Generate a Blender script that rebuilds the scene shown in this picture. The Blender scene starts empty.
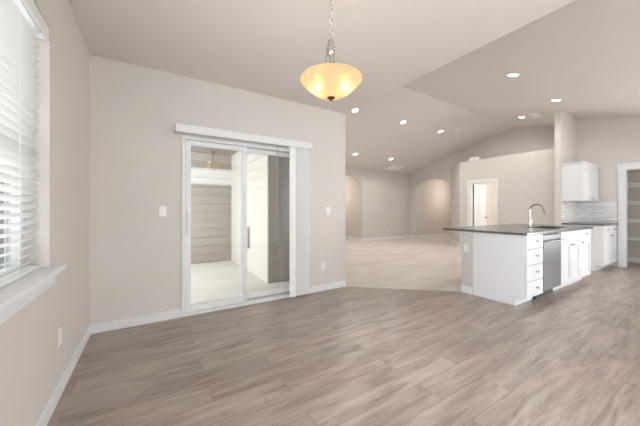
import bpy, bmesh, math, random
from mathutils import Vector, Matrix
random.seed(7)
S = bpy.context.scene
C = S.collection
PI = math.pi

# ---------------------------------------------------------------- camera
CAM_H = 1.2225
FPX = 272.5
cd = bpy.data.cameras.new('camera'); cam = bpy.data.objects.new('camera', cd); C.objects.link(cam)
cam.location = (0, 0, CAM_H)
cam.rotation_euler = (PI/2, 0, -math.atan(169/272.5))
cd.sensor_fit = 'HORIZONTAL'; cd.sensor_width = 36; cd.lens = 36*FPX/640
cd.shift_y = -(213-209.3)/640
cd.clip_start = 0.02; cd.clip_end = 200
S.camera = cam

# ---------------------------------------------------------------- light
SKY = 0.55
W = bpy.data.worlds.new('world'); S.world = W; W.use_nodes = True
bg = W.node_tree.nodes['Background']; bg.inputs[0].default_value = (0.93, 0.97, 1.0, 1); bg.inputs[1].default_value = SKY
vs = S.view_settings
vs.view_transform = 'Standard'; vs.look = 'None'; vs.gamma = 1; vs.use_curve_mapping = False
vs.exposure = 1.6

def area(name, loc, rot, sx, sy, watts, col=(1, 1, 1)):
    l = bpy.data.lights.new(name, 'AREA'); l.shape = 'RECTANGLE'; l.size = sx; l.size_y = sy
    l.energy = watts; l.color = col
    o = bpy.data.objects.new(name, l); C.objects.link(o); o.location = loc; o.rotation_euler = rot
    return o
# added fill lights at invented windows out of view; left window and patio real
area('fill_kitchen_rear', (6.2, -2.56, 1.45), (-PI/2, 0, 0), 2.4, 1.6, 62, (.97, .985, 1))
area('fill_dining_rear', (0.1, -2.56, 1.45), (-PI/2, 0, 0), 1.1, 1.7, 215, (.90, .95, 1))
area('fill_great_room', (3.9, 8.03, 1.45), (PI/2, 0, 0), 1.8, 1.4, 55, (.94, .98, 1))
area('fill_left_wall', (-0.70, -1.3, 1.4), (PI/2, 0, -PI/2), 1.8, 1.9, 42, (.90, .96, 1))
area('daylight_left_window', (-0.86, 1.2, 1.7), (PI/2, 0, -PI/2), 1.8, 1.5, 9, (.96, .98, 1))
area('fill_kitchen_side', (8.70, -1.2, 1.35), (PI/2, 0, PI/2), 2.0, 1.9, 58, (.93, .97, 1))
area('daylight_patio_side', (-0.9, 5.4, 1.5), (PI/2, 0, -PI/2), 2.6, 2.2, 26, (.94, .97, 1))

# ---------------------------------------------------------------- materials
def srgb(r, g, b):
    f = lambda c: (c/255/12.92) if c/255 <= .04045 else ((c/255+.055)/1.055)**2.4
    return (f(r), f(g), f(b), 1)
def mat(name, col, rough=.6, metal=0, noise=0, scale=8, bump=0, bscale=200, spec=.5, emit=None, estr=0, coat=0):
    m = bpy.data.materials.new(name); m.use_nodes = True
    n = m.node_tree.nodes; L = m.node_tree.links; b = n['Principled BSDF']
    b.inputs['Roughness'].default_value = rough; b.inputs['Metallic'].default_value = metal
    b.inputs['Specular IOR Level'].default_value = spec; b.inputs['Coat Weight'].default_value = coat
    c = srgb(*col); tc = n.new('ShaderNodeTexCoord')
    nz = n.new('ShaderNodeTexNoise'); nz.inputs['Scale'].default_value = scale; nz.inputs['Detail'].default_value = 4
    L.new(tc.outputs['Object'], nz.inputs['Vector'])
    mx = n.new('ShaderNodeMix'); mx.data_type = 'RGBA'
    k = noise
    mx.inputs['A'].default_value = tuple(x*(1-k) for x in c[:3])+(1,)
    mx.inputs['B'].default_value = tuple(min(1, x*(1+k)) for x in c[:3])+(1,)
    L.new(nz.outputs['Fac'], mx.inputs['Factor']); L.new(mx.outputs['Result'], b.inputs['Base Color'])
    if bump:
        n2 = n.new('ShaderNodeTexNoise'); n2.inputs['Scale'].default_value = bscale
        L.new(tc.outputs['Object'], n2.inputs['Vector'])
        bp = n.new('ShaderNodeBump'); bp.inputs['Strength'].default_value = bump; bp.inputs['Distance'].default_value = .002
        L.new(n2.outputs['Fac'], bp.inputs['Height']); L.new(bp.outputs['Normal'], b.inputs['Normal'])
    if emit:
        b.inputs['Emission Color'].default_value = srgb(*emit); b.inputs['Emission Strength'].default_value = estr
    return m
M = {}
M['wall'] = mat('greige_wall_paint', (213, 208, 203), .75, noise=.02, scale=3, bump=.08, bscale=120, spec=.25)
M['ceil'] = mat('greige_ceiling_paint', (229, 224, 220), .85, noise=.015, scale=3, bump=.1, bscale=90, spec=.2)
M['trim'] = mat('white_trim_paint', (232, 233, 234), .4, noise=.01)
M['cab'] = mat('white_cabinet_paint', (230, 231, 233), .35, noise=.01)
M['ponypaint'] = mat('light_grey_wall_paint', (205, 202, 200), .7, noise=.02)
M['vinyl'] = mat('white_vinyl', (230, 232, 232), .35, noise=.01)
M['slat'] = mat('white_blind_slat', (242, 242, 240), .4, noise=.01)
M['plate'] = mat('white_switch_plate', (240, 239, 237), .35)
M['steel'] = mat('brushed_stainless_steel', (112, 111, 111), .36, metal=1, noise=.06, scale=40)
M['chrome'] = mat('brushed_nickel', (195, 190, 184), .22, metal=1)
M['dark'] = mat('dark_plastic', (30, 30, 31), .5)
M['knob'] = mat('dark_nickel_knob', (165, 160, 156), .3, metal=1)
M['bronze'] = mat('bronze_finial', (105, 82, 60), .35, metal=1)
M['concrete'] = mat('patio_concrete', (226, 222, 214), .9, noise=.12, scale=2.2, bump=.3, bscale=60)
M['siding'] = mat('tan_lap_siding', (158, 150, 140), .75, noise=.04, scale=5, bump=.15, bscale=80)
M['siding_lit'] = mat('lap_siding_lit_side', (222, 216, 208), .75, noise=.03, scale=5, bump=.15, bscale=80)  # paler copy of the siding, brightness of the lit side put into the colour
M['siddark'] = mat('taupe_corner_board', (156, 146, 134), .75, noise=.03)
M['soffit'] = mat('tan_soffit', (118, 102, 82), .8, noise=.03)
M['wand'] = mat('beige_wand', (176, 166, 150), .6)
M['shelf'] = mat('white_shelf', (244, 243, 241), .5)
M['lawn'] = mat('pale_gravel_ground', (190, 188, 178), .95, noise=.2, scale=6)
M['ventm'] = mat('white_vent_enamel', (250, 249, 247), .45)
M['glow'] = mat('lit_downlight_lens', (255, 250, 240), .5, emit=(255, 246, 232), estr=5)
M['interior'] = mat('hall_wall_paint', (214, 206, 199), .75, noise=.02, scale=3, spec=.25)

def carpet_mat():
    m = bpy.data.materials.new('beige_cut_pile_carpet'); m.use_nodes = True
    n = m.node_tree.nodes; L = m.node_tree.links; b = n['Principled BSDF']
    g = n.new('ShaderNodeNewGeometry')
    mp = n.new('ShaderNodeMapping'); mp.inputs['Rotation'].default_value = (0, 0, .5); mp.inputs['Scale'].default_value = (.5, 1.6, 1)
    nz = n.new('ShaderNodeTexNoise'); nz.inputs['Scale'].default_value = 1.7; nz.inputs['Detail'].default_value = 5; nz.inputs['Distortion'].default_value = 1.2
    L.new(g.outputs['Position'], mp.inputs['Vector']); L.new(mp.outputs[0], nz.inputs['Vector'])
    r = n.new('ShaderNodeValToRGB'); L.new(nz.outputs['Fac'], r.inputs['Fac'])
    r.color_ramp.elements[0].position = .38; r.color_ramp.elements[0].color = srgb(208, 199, 190)
    r.color_ramp.elements[1].position = .6; r.color_ramp.elements[1].color = srgb(219, 212, 205)
    L.new(r.outputs[0], b.inputs['Base Color'])
    b.inputs['Roughness'].default_value = 1; b.inputs['Specular IOR Level'].default_value = .1
    n2 = n.new('ShaderNodeTexNoise'); n2.inputs['Scale'].default_value = 260
    L.new(g.outputs['Position'], n2.inputs['Vector'])
    bp = n.new('ShaderNodeBump'); bp.inputs['Strength'].default_value = .5; bp.inputs['Distance'].default_value = .006
    L.new(n2.outputs['Fac'], bp.inputs['Height']); L.new(bp.outputs['Normal'], b.inputs['Normal'])
    return m
M['carpet'] = carpet_mat()

def wood_mat():
    m = bpy.data.materials.new('greige_oak_plank_floor'); m.use_nodes = True
    n = m.node_tree.nodes; L = m.node_tree.links; b = n['Principled BSDF']
    g = n.new('ShaderNodeNewGeometry')
    br = n.new('ShaderNodeTexBrick')
    br.inputs['Scale'].default_value = 1; br.inputs['Brick Width'].default_value = 1.25; br.inputs['Row Height'].default_value = .19
    br.inputs['Mortar Size'].default_value = .0014; br.inputs['Mortar Smooth'].default_value = .1; br.offset = .37; br.offset_frequency = 2
    br.inputs['Color1'].default_value = (0, 0, 0, 1); br.inputs['Color2'].default_value = (1, 1, 1, 1); br.inputs['Mortar'].default_value = (.5, .5, .5, 1)
    br.inputs['Bias'].default_value = 0
    mp0 = n.new('ShaderNodeMapping'); mp0.inputs['Location'].default_value = (.45, .07, 0)
    L.new(g.outputs['Position'], mp0.inputs['Vector']); L.new(mp0.outputs[0], br.inputs['Vector'])
    # per-plank offset of the grain
    ad = n.new('ShaderNodeVectorMath'); ad.operation = 'MULTIPLY_ADD'
    ad.inputs[1].default_value = (13, 7, 5); L.new(br.outputs['Color'], ad.inputs[0]); L.new(g.outputs['Position'], ad.inputs[2])
    mp = n.new('ShaderNodeMapping'); mp.inputs['Scale'].default_value = (1.0, 8, 1); L.new(ad.outputs[0], mp.inputs['Vector'])
    nz = n.new('ShaderNodeTexNoise'); nz.inputs['Scale'].default_value = 1.8; nz.inputs['Detail'].default_value = 8
    nz.inputs['Roughness'].default_value = .62; nz.inputs['Distortion'].default_value = .9
    L.new(mp.outputs[0], nz.inputs['Vector'])
    mp2 = n.new('ShaderNodeMapping'); mp2.inputs['Scale'].default_value = (1.5, 40, 1); L.new(ad.outputs[0], mp2.inputs['Vector'])
    fn = n.new('ShaderNodeTexNoise'); fn.inputs['Scale'].default_value = 2; fn.inputs['Detail'].default_value = 3
    L.new(mp2.outputs[0], fn.inputs['Vector'])
    r = n.new('ShaderNodeValToRGB'); L.new(nz.outputs['Fac'], r.inputs['Fac'])
    e = r.color_ramp.elements
    e[0].position = .30; e[0].color = srgb(134, 119, 108)
    e[1].position = .68; e[1].color = srgb(185, 172, 162)
    x = r.color_ramp.elements.new(.5); x.color = srgb(166, 152, 141)
    # tone of each plank
    mt = n.new('ShaderNodeMix'); mt.data_type = 'RGBA'; mt.blend_type = 'MULTIPLY'; mt.inputs['Factor'].default_value = 1
    tr = n.new('ShaderNodeValToRGB'); L.new(br.outputs['Color'], tr.inputs['Fac'])
    tr.color_ramp.elements[0].color = (.84, .83, .82, 1); tr.color_ramp.elements[1].color = (1.0, 1.0, 1.0, 1)
    L.new(r.outputs[0], mt.inputs['A']); L.new(tr.outputs[0], mt.inputs['B'])
    mf = n.new('ShaderNodeMix'); mf.data_type = 'RGBA'; mf.blend_type = 'MULTIPLY'; mf.inputs['Factor'].default_value = 1
    fr = n.new('ShaderNodeValToRGB'); L.new(fn.outputs['Fac'], fr.inputs['Fac'])
    fr.color_ramp.elements[0].position = .3; fr.color_ramp.elements[0].color = (.88, .87, .86, 1)
    fr.color_ramp.elements[1].position = .6; fr.color_ramp.elements[1].color = (1, 1, 1, 1)
    L.new(mt.outputs['Result'], mf.inputs['A']); L.new(fr.outputs[0], mf.inputs['B'])
    mm = n.new('ShaderNodeMix'); mm.data_type = 'RGBA'; L.new(br.outputs['Fac'], mm.inputs['Factor'])
    L.new(mf.outputs['Result'], mm.inputs['A']); mm.inputs['B'].default_value = srgb(118, 101, 90)
    L.new(mm.outputs['Result'], b.inputs['Base Color'])
    b.inputs['Roughness'].default_value = .31; b.inputs['Specular IOR Level'].default_value = .5
    bp = n.new('ShaderNodeBump'); bp.inputs['Strength'].default_value = .12; bp.inputs['Distance'].default_value = .002
    L.new(nz.outputs['Fac'], bp.inputs['Height']); L.new(bp.outputs['Normal'], b.inputs['Normal'])
    return m
M['wood'] = wood_mat()

def counter_mat():
    m = mat('dark_grey_speckled_quartz', (104, 103, 102), .22)
    n = m.node_tree.nodes; L = m.node_tree.links; b = n['Principled BSDF']
    tc = n.new('ShaderNodeTexCoord'); v = n.new('ShaderNodeTexVoronoi'); v.inputs['Scale'].default_value = 160
    L.new(tc.outputs['Object'], v.inputs['Vector'])
    r = n.new('ShaderNodeValToRGB'); L.new(v.outputs['Color'], r.inputs['Fac'])
    r.color_ramp.elements[0].position = .3; r.color_ramp.elements[0].color = srgb(78, 78, 78)
    r.color_ramp.elements[1].position = .9; r.color_ramp.elements[1].color = srgb(136, 134, 132)
    L.new(r.outputs[0], b.inputs['Base Color'])
    return m
M['counter'] = counter_mat()

def marble_mat(name, axis, tint):
    m = bpy.data.materials.new(name); m.use_nodes = True
    n = m.node_tree.nodes; L = m.node_tree.links; b = n['Principled BSDF']
    g = n.new('ShaderNodeNewGeometry'); sp = n.new('ShaderNodeSeparateXYZ'); L.new(g.outputs['Position'], sp.inputs[0])
    cb = n.new('ShaderNodeCombineXYZ'); L.new(sp.outputs[axis], cb.inputs[0]); L.new(sp.outputs['Z'], cb.inputs[1])
    br = n.new('ShaderNodeTexBrick'); br.inputs['Scale'].default_value = 1; br.inputs['Brick Width'].default_value = .60; br.inputs['Row Height'].default_value = .115
    br.inputs['Mortar Size'].default_value = .002
    br.inputs['Color1'].default_value = (0, 0, 0, 1); br.inputs['Color2'].default_value = (1, 1, 1, 1)
    L.new(cb.outputs[0], br.inputs['Vector'])
    ad = n.new('ShaderNodeVectorMath'); ad.operation = 'MULTIPLY_ADD'; ad.inputs[1].default_value = (3, 5, 2)
    L.new(br.outputs['Color'], ad.inputs[0]); L.new(cb.outputs[0], ad.inputs[2])
    mp = n.new('ShaderNodeMapping'); mp.inputs['Scale'].default_value = (1.6, 9, 1); mp.inputs['Rotation'].default_value = (0, 0, .12)
    L.new(ad.outputs[0], mp.inputs[0])
    nz = n.new('ShaderNodeTexNoise'); nz.inputs['Scale'].default_value = 1.3; nz.inputs['Detail'].default_value = 6; nz.inputs['Distortion'].default_value = 1.5
    L.new(mp.outputs[0], nz.inputs['Vector'])
    r = n.new('ShaderNodeValToRGB'); L.new(nz.outputs['Fac'], r.inputs['Fac'])
    r.color_ramp.elements[0].position = .33; r.color_ramp.elements[0].color = srgb(*[int(t*.86) for t in tint])
    r.color_ramp.elements[1].position = .58; r.color_ramp.elements[1].color = srgb(*tint)
    mm = n.new('ShaderNodeMix'); mm.data_type = 'RGBA'; L.new(br.outputs['Fac'], mm.inputs['Factor'])
    L.new(r.outputs[0], mm.inputs['A']); mm.inputs['B'].default_value = srgb(200, 200, 198)
    L.new(mm.outputs['Result'], b.inputs['Base Color']); b.inputs['Roughness'].default_value = .25
    return m
M['marble_x'] = marble_mat('veined_marble_tile', 'X', (242, 242, 242))
M['marble_y'] = marble_mat('veined_marble_tile_side', 'Y', (242, 242, 242))

def glass_mat(name, refl, tint=(.97, .98, .98, 1), rough=0.0):
    m = bpy.data.materials.new(name); m.use_nodes = True
    n = m.node_tree.nodes; L = m.node_tree.links; n.remove(n['Principled BSDF'])
    t = n.new('ShaderNodeBsdfTransparent'); t.inputs[0].default_value = tint
    gl = n.new('ShaderNodeBsdfGlossy'); gl.inputs['Roughness'].default_value = rough
    lw = n.new('ShaderNodeLayerWeight'); lw.inputs['Blend'].default_value = .25
    mr = n.new('ShaderNodeMapRange'); mr.inputs['To Min'].default_value = refl; mr.inputs['To Max'].default_value = .9
    L.new(lw.outputs['Fresnel'], mr.inputs['Value'])
    mr.inputs['From Min'].default_value = .08
    mx = n.new('ShaderNodeMixShader'); L.new(mr.outputs[0], mx.inputs[0]); L.new(t.outputs[0], mx.inputs[1]); L.new(gl.outputs[0], mx.inputs[2])
    L.new(mx.outputs[0], n['Material Output'].inputs[0])
    return m
M['glass'] = glass_mat('low_e_door_glass', .14)
M['wglass'] = glass_mat('window_glass', .05)

def alabaster():
    m = bpy.data.materials.new('amber_alabaster_glass'); m.use_nodes = True
    n = m.node_tree.nodes; L = m.node_tree.links; b = n['Principled BSDF']
    tc = n.new('ShaderNodeTexCoord'); nz = n.new('ShaderNodeTexNoise'); nz.inputs['Scale'].default_value = 9; nz.inputs['Detail'].default_value = 4; nz.inputs['Distortion'].default_value = 1
    L.new(tc.outputs['Object'], nz.inputs['Vector'])
    r = n.new('ShaderNodeValToRGB'); L.new(nz.outputs['Fac'], r.inputs['Fac'])
    r.color_ramp.elements[0].position = .35; r.color_ramp.elements[0].color = srgb(218, 192, 158)
    r.color_ramp.elements[1].position = .65; r.color_ramp.elements[1].color = srgb(228, 206, 176)
    tl = n.new('ShaderNodeBsdfTranslucent'); df = n.new('ShaderNodeBsdfDiffuse'); mx = n.new('ShaderNodeMixShader'); mx.inputs[0].default_value = .5
    L.new(r.outputs[0], tl.inputs[0]); L.new(r.outputs[0], df.inputs[0]); L.new(df.outputs[0], mx.inputs[1]); L.new(tl.outputs[0], mx.inputs[2])
    gl = n.new('ShaderNodeBsdfGlossy'); gl.inputs['Roughness'].default_value = .15
    rf = n.new('ShaderNodeBsdfRefraction'); rf.inputs['Roughness'].default_value = .75; rf.inputs['IOR'].default_value = 1.15; rf.inputs[0].default_value = srgb(250, 228, 196)
    m0 = n.new('ShaderNodeMixShader'); m0.inputs[0].default_value = .3; L.new(mx.outputs[0], m0.inputs[1]); L.new(rf.outputs[0], m0.inputs[2]); mx = m0
    m2 = n.new('ShaderNodeMixShader'); m2.inputs[0].default_value = .04
    L.new(mx.outputs[0], m2.inputs[1]); L.new(gl.outputs[0], m2.inputs[2])
    em = n.new('ShaderNodeEmission'); L.new(r.outputs[0], em.inputs[0]); em.inputs[1].default_value = .05
    ad = n.new('ShaderNodeAddShader'); L.new(m2.outputs[0], ad.inputs[0]); L.new(em.outputs[0], ad.inputs[1])
    L.new(ad.outputs[0], n['Material Output'].inputs[0])
    return m
M['bowl'] = alabaster()

# ---------------------------------------------------------------- mesh helpers (all in world coordinates)
class MB:
    def __init__(s): s.bm = bmesh.new()
    def box(s, x0, x1, y0, y1, z0, z1, bev=0):
        r = bmesh.ops.create_cube(s.bm, size=1)
        for v in r['verts']:
            v.co = Vector((x0+(v.co.x+.5)*(x1-x0), y0+(v.co.y+.5)*(y1-y0), z0+(v.co.z+.5)*(z1-z0)))
        if bev:
            es = list({e for v in r['verts'] for e in v.link_edges})
            bmesh.ops.bevel(s.bm, geom=es, offset=bev, segments=2, affect='EDGES', profile=.6)
        return s
    def prism(s, axis, pts, a, b):
        def co(p, q):
            if axis == 'x': return (q, p[0], p[1])
            if axis == 'y': return (p[0], q, p[1])
            return (p[0], p[1], q)
        A = [s.bm.verts.new(co(p, a)) for p in pts]; B = [s.bm.verts.new(co(p, b)) for p in pts]
        fs = [s.bm.faces.new(A), s.bm.faces.new(B[::-1])]
        for i in range(len(pts)):
            j = (i+1) % len(pts); fs.append(s.bm.faces.new((A[j], A[i], B[i], B[j])))
        bmesh.ops.recalc_face_normals(s.bm, faces=fs)
        return s
    def cyl(s, p0, p1, r, r2=None, seg=20):
        p0 = Vector(p0); p1 = Vector(p1); d = p1-p0
        q = d.to_track_quat('Z', 'Y').to_matrix().to_4x4(); q.translation = (p0+p1)/2
        bmesh.ops.create_cone(s.bm, cap_ends=True, segments=seg, radius1=r, radius2=r if r2 is None else r2, depth=d.length, matrix=q)
        return s
    def tube(s, pts, r, seg=12, closed=False):
        P = [Vector(p) for p in pts]; n = len(P); rings = []
        rr = r if isinstance(r, (list, tuple)) else [r]*n
        for i, p in enumerate(P):
            if closed: t = (P[(i+1) % n]-P[i-1]).normalized()
            else: t = (P[min(i+1, n-1)]-P[max(i-1, 0)]).normalized()
            if i == 0:
                up = Vector((0, 0, 1)) if abs(t.z) < .9 else Vector((1, 0, 0))
                a = t.cross(up).normalized()
            else:
                a = (a-t*a.dot(t)).normalized()
            c = t.cross(a)
            rings.append([s.bm.verts.new(p+(a*math.cos(2*PI*k/seg)+c*math.sin(2*PI*k/seg))*rr[i]) for k in range(seg)])
        fs = []
        for i in range(n if closed else n-1):
            A = rings[i]; B = rings[(i+1) % n]
            for k in range(seg): fs.append(s.bm.faces.new((A[k], A[(k+1) % seg], B[(k+1) % seg], B[k])))
        if not closed: fs += [s.bm.faces.new(rings[0][::-1]), s.bm.faces.new(rings[-1])]
        bmesh.ops.recalc_face_normals(s.bm, faces=fs)
        return s
    def lathe(s, prof, c, seg=40):
        rings = []
        for r, z in prof:
            if r < 1e-5: rings.append([s.bm.verts.new((c[0], c[1], c[2]+z))])
            else: rings.append([s.bm.verts.new((c[0]+r*math.cos(2*PI*k/seg), c[1]+r*math.sin(2*PI*k/seg), c[2]+z)) for k in range(seg)])
        fs = []
        for A, B in zip(rings, rings[1:]):
            for k in range(seg):
                k2 = (k+1) % seg
                if len(A) == 1 and len(B) == 1: continue
                if len(A) == 1: fs.append(s.bm.faces.new((A[0], B[k2], B[k])))
                elif len(B) == 1: fs.append(s.bm.faces.new((A[k], A[k2], B[0])))
                else: fs.append(s.bm.faces.new((A[k], A[k2], B[k2], B[k])))
        bmesh.ops.recalc_face_normals(s.bm, faces=fs)
        return s
    def build(s, name, m, parent=None, smooth=False, kind=None, label=None):
        bm = s.bm
        if parent is None:
            xs = [v.co for v in bm.verts]
            lo = Vector((min(v.x for v in xs), min(v.y for v in xs), min(v.z for v in xs)))
            hi = Vector((max(v.x for v in xs), max(v.y for v in xs), max(v.z for v in xs)))
            org = Vector(((lo.x+hi.x)/2, (lo.y+hi.y)/2, lo.z)); base = org
        else:
            org = WORLD[parent.name]; base = Vector((0, 0, 0))
        bmesh.ops.translate(bm, vec=-org, verts=bm.verts)
        me = bpy.data.meshes.new(name); bm.to_mesh(me); bm.free()
        me.materials.append(m)
        if smooth:
            me.shade_auto_smooth(angle=math.radians(35)) if hasattr(me, 'shade_auto_smooth') else [setattr(p, 'use_smooth', True) for p in me.polygons]
            for p in me.polygons: p.use_smooth = True
            try: me.set_sharp_from_angle(angle=math.radians(38))
            except Exception: pass
        o = bpy.data.objects.new(name, me); C.objects.link(o); o.location = base
        o.parent = parent
        WORLD[o.name] = org
        if kind: o['kind'] = kind
        if label: o['label'] = label
        return o
WORLD = {}
def thing(name, loc, label=None, cat=None, group=None, kind=None):
    o = bpy.data.objects.new(name, None); C.objects.link(o); o.location = loc; o.empty_display_size = .1
    WORLD[o.name] = Vector(loc)
    tag(o, label, cat, group, kind); return o
def tag(o, label=None, cat=None, group=None, kind=None):
    if label: o['label'] = label
    if cat: o['category'] = cat
    if group: o['group'] = group
    if kind: o['kind'] = kind
    return o
def copy_tree(o, parent=None):
    c = o.copy(); C.objects.link(c); c.parent = parent
    for ch in list(o.children): copy_tree(ch, c)
    return c
def B(*a, bev=0): return MB().box(*a, bev=bev)
ST = 'structure'

# ---------------------------------------------------------------- room shell
CZ = 2.74
SL = .24; RY = 3.87; RZ = 3.74
def vz(y): return RZ-SL*abs(y-RY)
XW, YB, XE = -.515, 3.46, 2.62
XK = 8.5; XP = 8.6; XG = 9.5; YF = 7.95

# floors
MB().prism('z', [(-.7, -2.7), (9.75, -2.7), (9.75, 2.33), (3.93, 2.33), (2.62, 3.46), (2.62, 3.62), (-.7, 3.62)], -.1, 0).build('floor', M['wood'], kind=ST)
MB().prism('z', [(2.62, 3.46), (3.93, 2.33), (13.4, 2.33), (13.4, 11), (2.4, 11), (2.4, 3.62), (2.62, 3.62)], -.1, .004).build('floor', M['carpet'], kind=ST)

# left wall with its window opening
WY0, WY1, WZ0, WZ1 = .30, 2.235, .86, 2.31
SY0, SY1 = -2.2, -.4       # unseen opening added to this wall to let in light, behind the camera
m = MB()
xa, xb = XW-.17, XW
m.box(xa, xb, WY1, YB+.15, 0, 2.9); m.box(xa, xb, SY1, WY0, 0, 2.9); m.box(xa, xb, -2.65, SY0, 0, 2.9)
m.box(xa, xb, WY0, WY1, 0, WZ0-.025); m.box(xa, xb, WY0, WY1, WZ1, 2.9)
m.box(xa, xb, SY0, SY1, 0, .4); m.box(xa, xb, SY0, SY1, WZ1, 2.9)
m.build('wall_left', M['wall'], kind=ST)
# back wall with the sliding door opening
DX0, DX1, DZ = .30, 1.87, 2.06
m = MB(); ya, yb = YB, YB+.15
m.box(XW, DX0, ya, yb, 0, 2.9); m.box(DX1, XE, ya, yb, 0, 2.9); m.box(DX0, DX1, ya, yb, DZ, 2.9)
m.build('wall_back', M['wall'], kind=ST)
# great room west wall (runs away behind the end of the back wall)
MB().prism('x', [(YB+.15, 0), (YF+.15, 0), (YF+.15, vz(YF)+.1), (RY, RZ+.1), (YB+.15, vz(YB+.15)+.1)], XE-.12, XE).build('wall_west', M['wall'], kind=ST)
# gable infill above the edge of the dining ceiling
MB().prism('x', [(-2.65, CZ+.02), (YB+.15, CZ+.02), (YB+.15, vz(YB+.15)+.1), (-.3, CZ+.12), (-2.65, CZ+.12)], XE-.12, XE).build('wall_infill', M['wall'], kind=ST)
# rear wall with invented window openings that let in light
m = MB(); ya, yb = -2.65, -2.5
added_wins = [(-.45, .65), (4.95, 7.45)]
xs = [XW-.17]+[q for w in added_wins for q in w]+[9.7]
for i in range(0, len(xs), 2): m.box(xs[i], xs[i+1], ya, yb, 0, 2.9)
for a, b in added_wins: m.box(a, b, ya, yb, 0, .6); m.box(a, b, ya, yb, 2.3, 2.9)
m.build('wall_rear', M['wall'], kind=ST)
# far wall: unseen window added for light, and the arched hall opening
def arch(x0, x1, zs, za, n=18):
    c = (x0+x1)/2; hw = (x1-x0)/2; h = za-zs; R = (hw*hw+h*h)/(2*h); out = []
    t = math.asin(hw/R)
    for i in range(n+1):
        a = -t+2*t*i/n; out.append((c+R*math.sin(a), za-R+R*math.cos(a)))
    return out
def arch_wall(axis, lo, hi, top, x0, x1, zs, za, a, b, name):
    A = arch(x0, x1, zs, za)
    pts = [(lo, 0), (x0, 0)]+A+[(x1, 0), (hi, 0)]+top
    MB().prism(axis, pts, a, b).build(name, M['wall'], kind=ST)
m = MB(); zt = vz(YF)+.1
GX0, GX1, GZ0, GZ1 = 3.0, 4.8, .7, 2.15
m.box(XE-.12, GX0, YF, YF+.15, 0, zt); m.box(GX0, GX1, YF, YF+.15, 0, GZ0); m.box(GX0, GX1, YF, YF+.15, GZ1, zt)
A = arch(5.41, 6.81, 2.20, 2.50)
m.prism('y', [(GX1, 0), (5.41, 0)]+A+[(6.81, 0), (XG+.12, 0), (XG+.12, zt), (GX1, zt)], YF, YF+.15)
m.build('wall_far', M['wall'], kind=ST)
# gable wall with arch to the entry hall
A = arch(6.06, 7.66, 2.16, 2.42)
MB().prism('x', [(6.06, 0)]+A+[(7.66, 0), (YF, 0), (YF, vz(YF)+.1), (RY, RZ+.1), (2.3, vz(2.3)+.1), (2.3, 2.70), (6.06, 2.70)], XG, XG+.12).build('wall_gable', M['wall'], kind=ST)
# low wall with plant shelf on top, with bedroom door opening
PZ = 2.76
BY0, BY1, BZ = 4.09, 4.83, 2.04
m = MB(); m.box(XP, XP+.12, 2.345, BY0, 0, PZ); m.box(XP, XP+.12, BY0, BY1, BZ, PZ); m.box(XP, XP+.12, BY1, 5.18, 0, PZ)
m.build('wall_plant_shelf', M['wall'], kind=ST)
MB().prism('z', [(XP, 5.18), (XG, 6.055), (XG+.12, 6.055), (XG+.12, 5.95), (XP+.12, 5.12)], 0, PZ).build('wall_corner', M['wall'], kind=ST)
MB().prism('z', [(XP+.001, 2.345), (XP+.001, 5.179), (XG, 6.05), (13.3, 6.05), (13.3, 2.345)], 2.62, PZ-.002).build('ceiling', M['ceil'], kind=ST)
# kitchen stub wall
SX0, SYa, SYb = 7.45, 2.24, 2.345
MB().prism('x', [(SYa, 0), (SYb, 0), (SYb, vz(SYb)+.05), (SYa, vz(SYa)+.05)], SX0, XG+.1).build('wall_stub', M['wall'], kind=ST)
# kitchen wall with pantry opening
PY0, PY1, PZT = .72, 1.49, 2.06
def kw(y0, y1, z0):
    return [(y0, z0), (y1, z0), (y1, vz(max(y1, -.3))+.05), (y0, vz(max(y0, -.3))+.05)]
m = MB(); m.prism('x', kw(PY1, SYa, 0), XK, XK+.12); m.prism('x', kw(PY0, PY1, PZT), XK, XK+.12)
m.prism('x', [(-.2, 0), (PY0, 0), (PY0, vz(PY0)+.05), (-.2, vz(-.2)+.03)], XK, XK+.12)
m.box(XK, XK+.12, -2.5, -2.2, 0, CZ+.05).box(XK, XK+.12, -2.2, -.2, 0, .4).box(XK, XK+.12, -2.2, -.2, 2.3, CZ+.05)  # unseen opening invented here so light reaches the dining side
m.build('wall_kitchen', M['wall'], kind=ST)
# pantry shell
m = MB(); m.box(9.45, 9.55, -.1, 2.2, 0, 2.5); m.box(XK+.12, 9.45, 1.80, 1.9, 0, 2.5); m.box(XK+.12, 9.45, .0, .1, 0, 2.5)
m.build('wall_pantry', M['interior'], kind=ST)
B(XK+.12, 9.55, 0, 1.9, 2.44, 2.54).build('ceiling', M['ceil'], kind=ST)

# ceilings
B(XW-.17, XE, -2.65, YB+.15, CZ, CZ+.1).build('ceiling', M['ceil'], kind=ST)
MB().prism('x', [(RY, RZ), (YF+.15, vz(YF+.15)), (YF+.15, vz(YF+.15)+.12), (RY, RZ+.12), (-.3, CZ+.12), (-2.65, CZ+.12), (-2.65, CZ), (-.3, vz(-.3))], XE, 9.7).build('ceiling', M['ceil'], kind=ST)

# entry hall behind the gable arch
m = MB(); m.box(XG+.12, 13.3, 7.66, 7.78, 0, 2.8); m.box(13.2, 13.32, 5.9, 7.66, 0, 2.8); m.box(XG+.12, 13.2, 5.94, 6.06, 0, 2.6)
m.build('wall_entry', M['interior'], kind=ST)
B(XG+.12, 13.3, 6.05, 7.75, 2.62, 2.74).build('ceiling', M['ceil'], kind=ST)
# side hall behind the far wall arch
m = MB(); m.box(6.81, 6.93, YF+.15, 10.9, 0, 2.8); m.box(5.3, 5.41, YF+.15, 10.9, 0, 2.8); m.box(5.3, 6.93, 10.8, 10.92, 0, 2.8)
m.build('wall_hall', M['interior'], kind=ST)
B(5.3, 6.93, YF+.15, 10.9, 2.62, 2.74).build('ceiling', M['ceil'], kind=ST)
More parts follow.
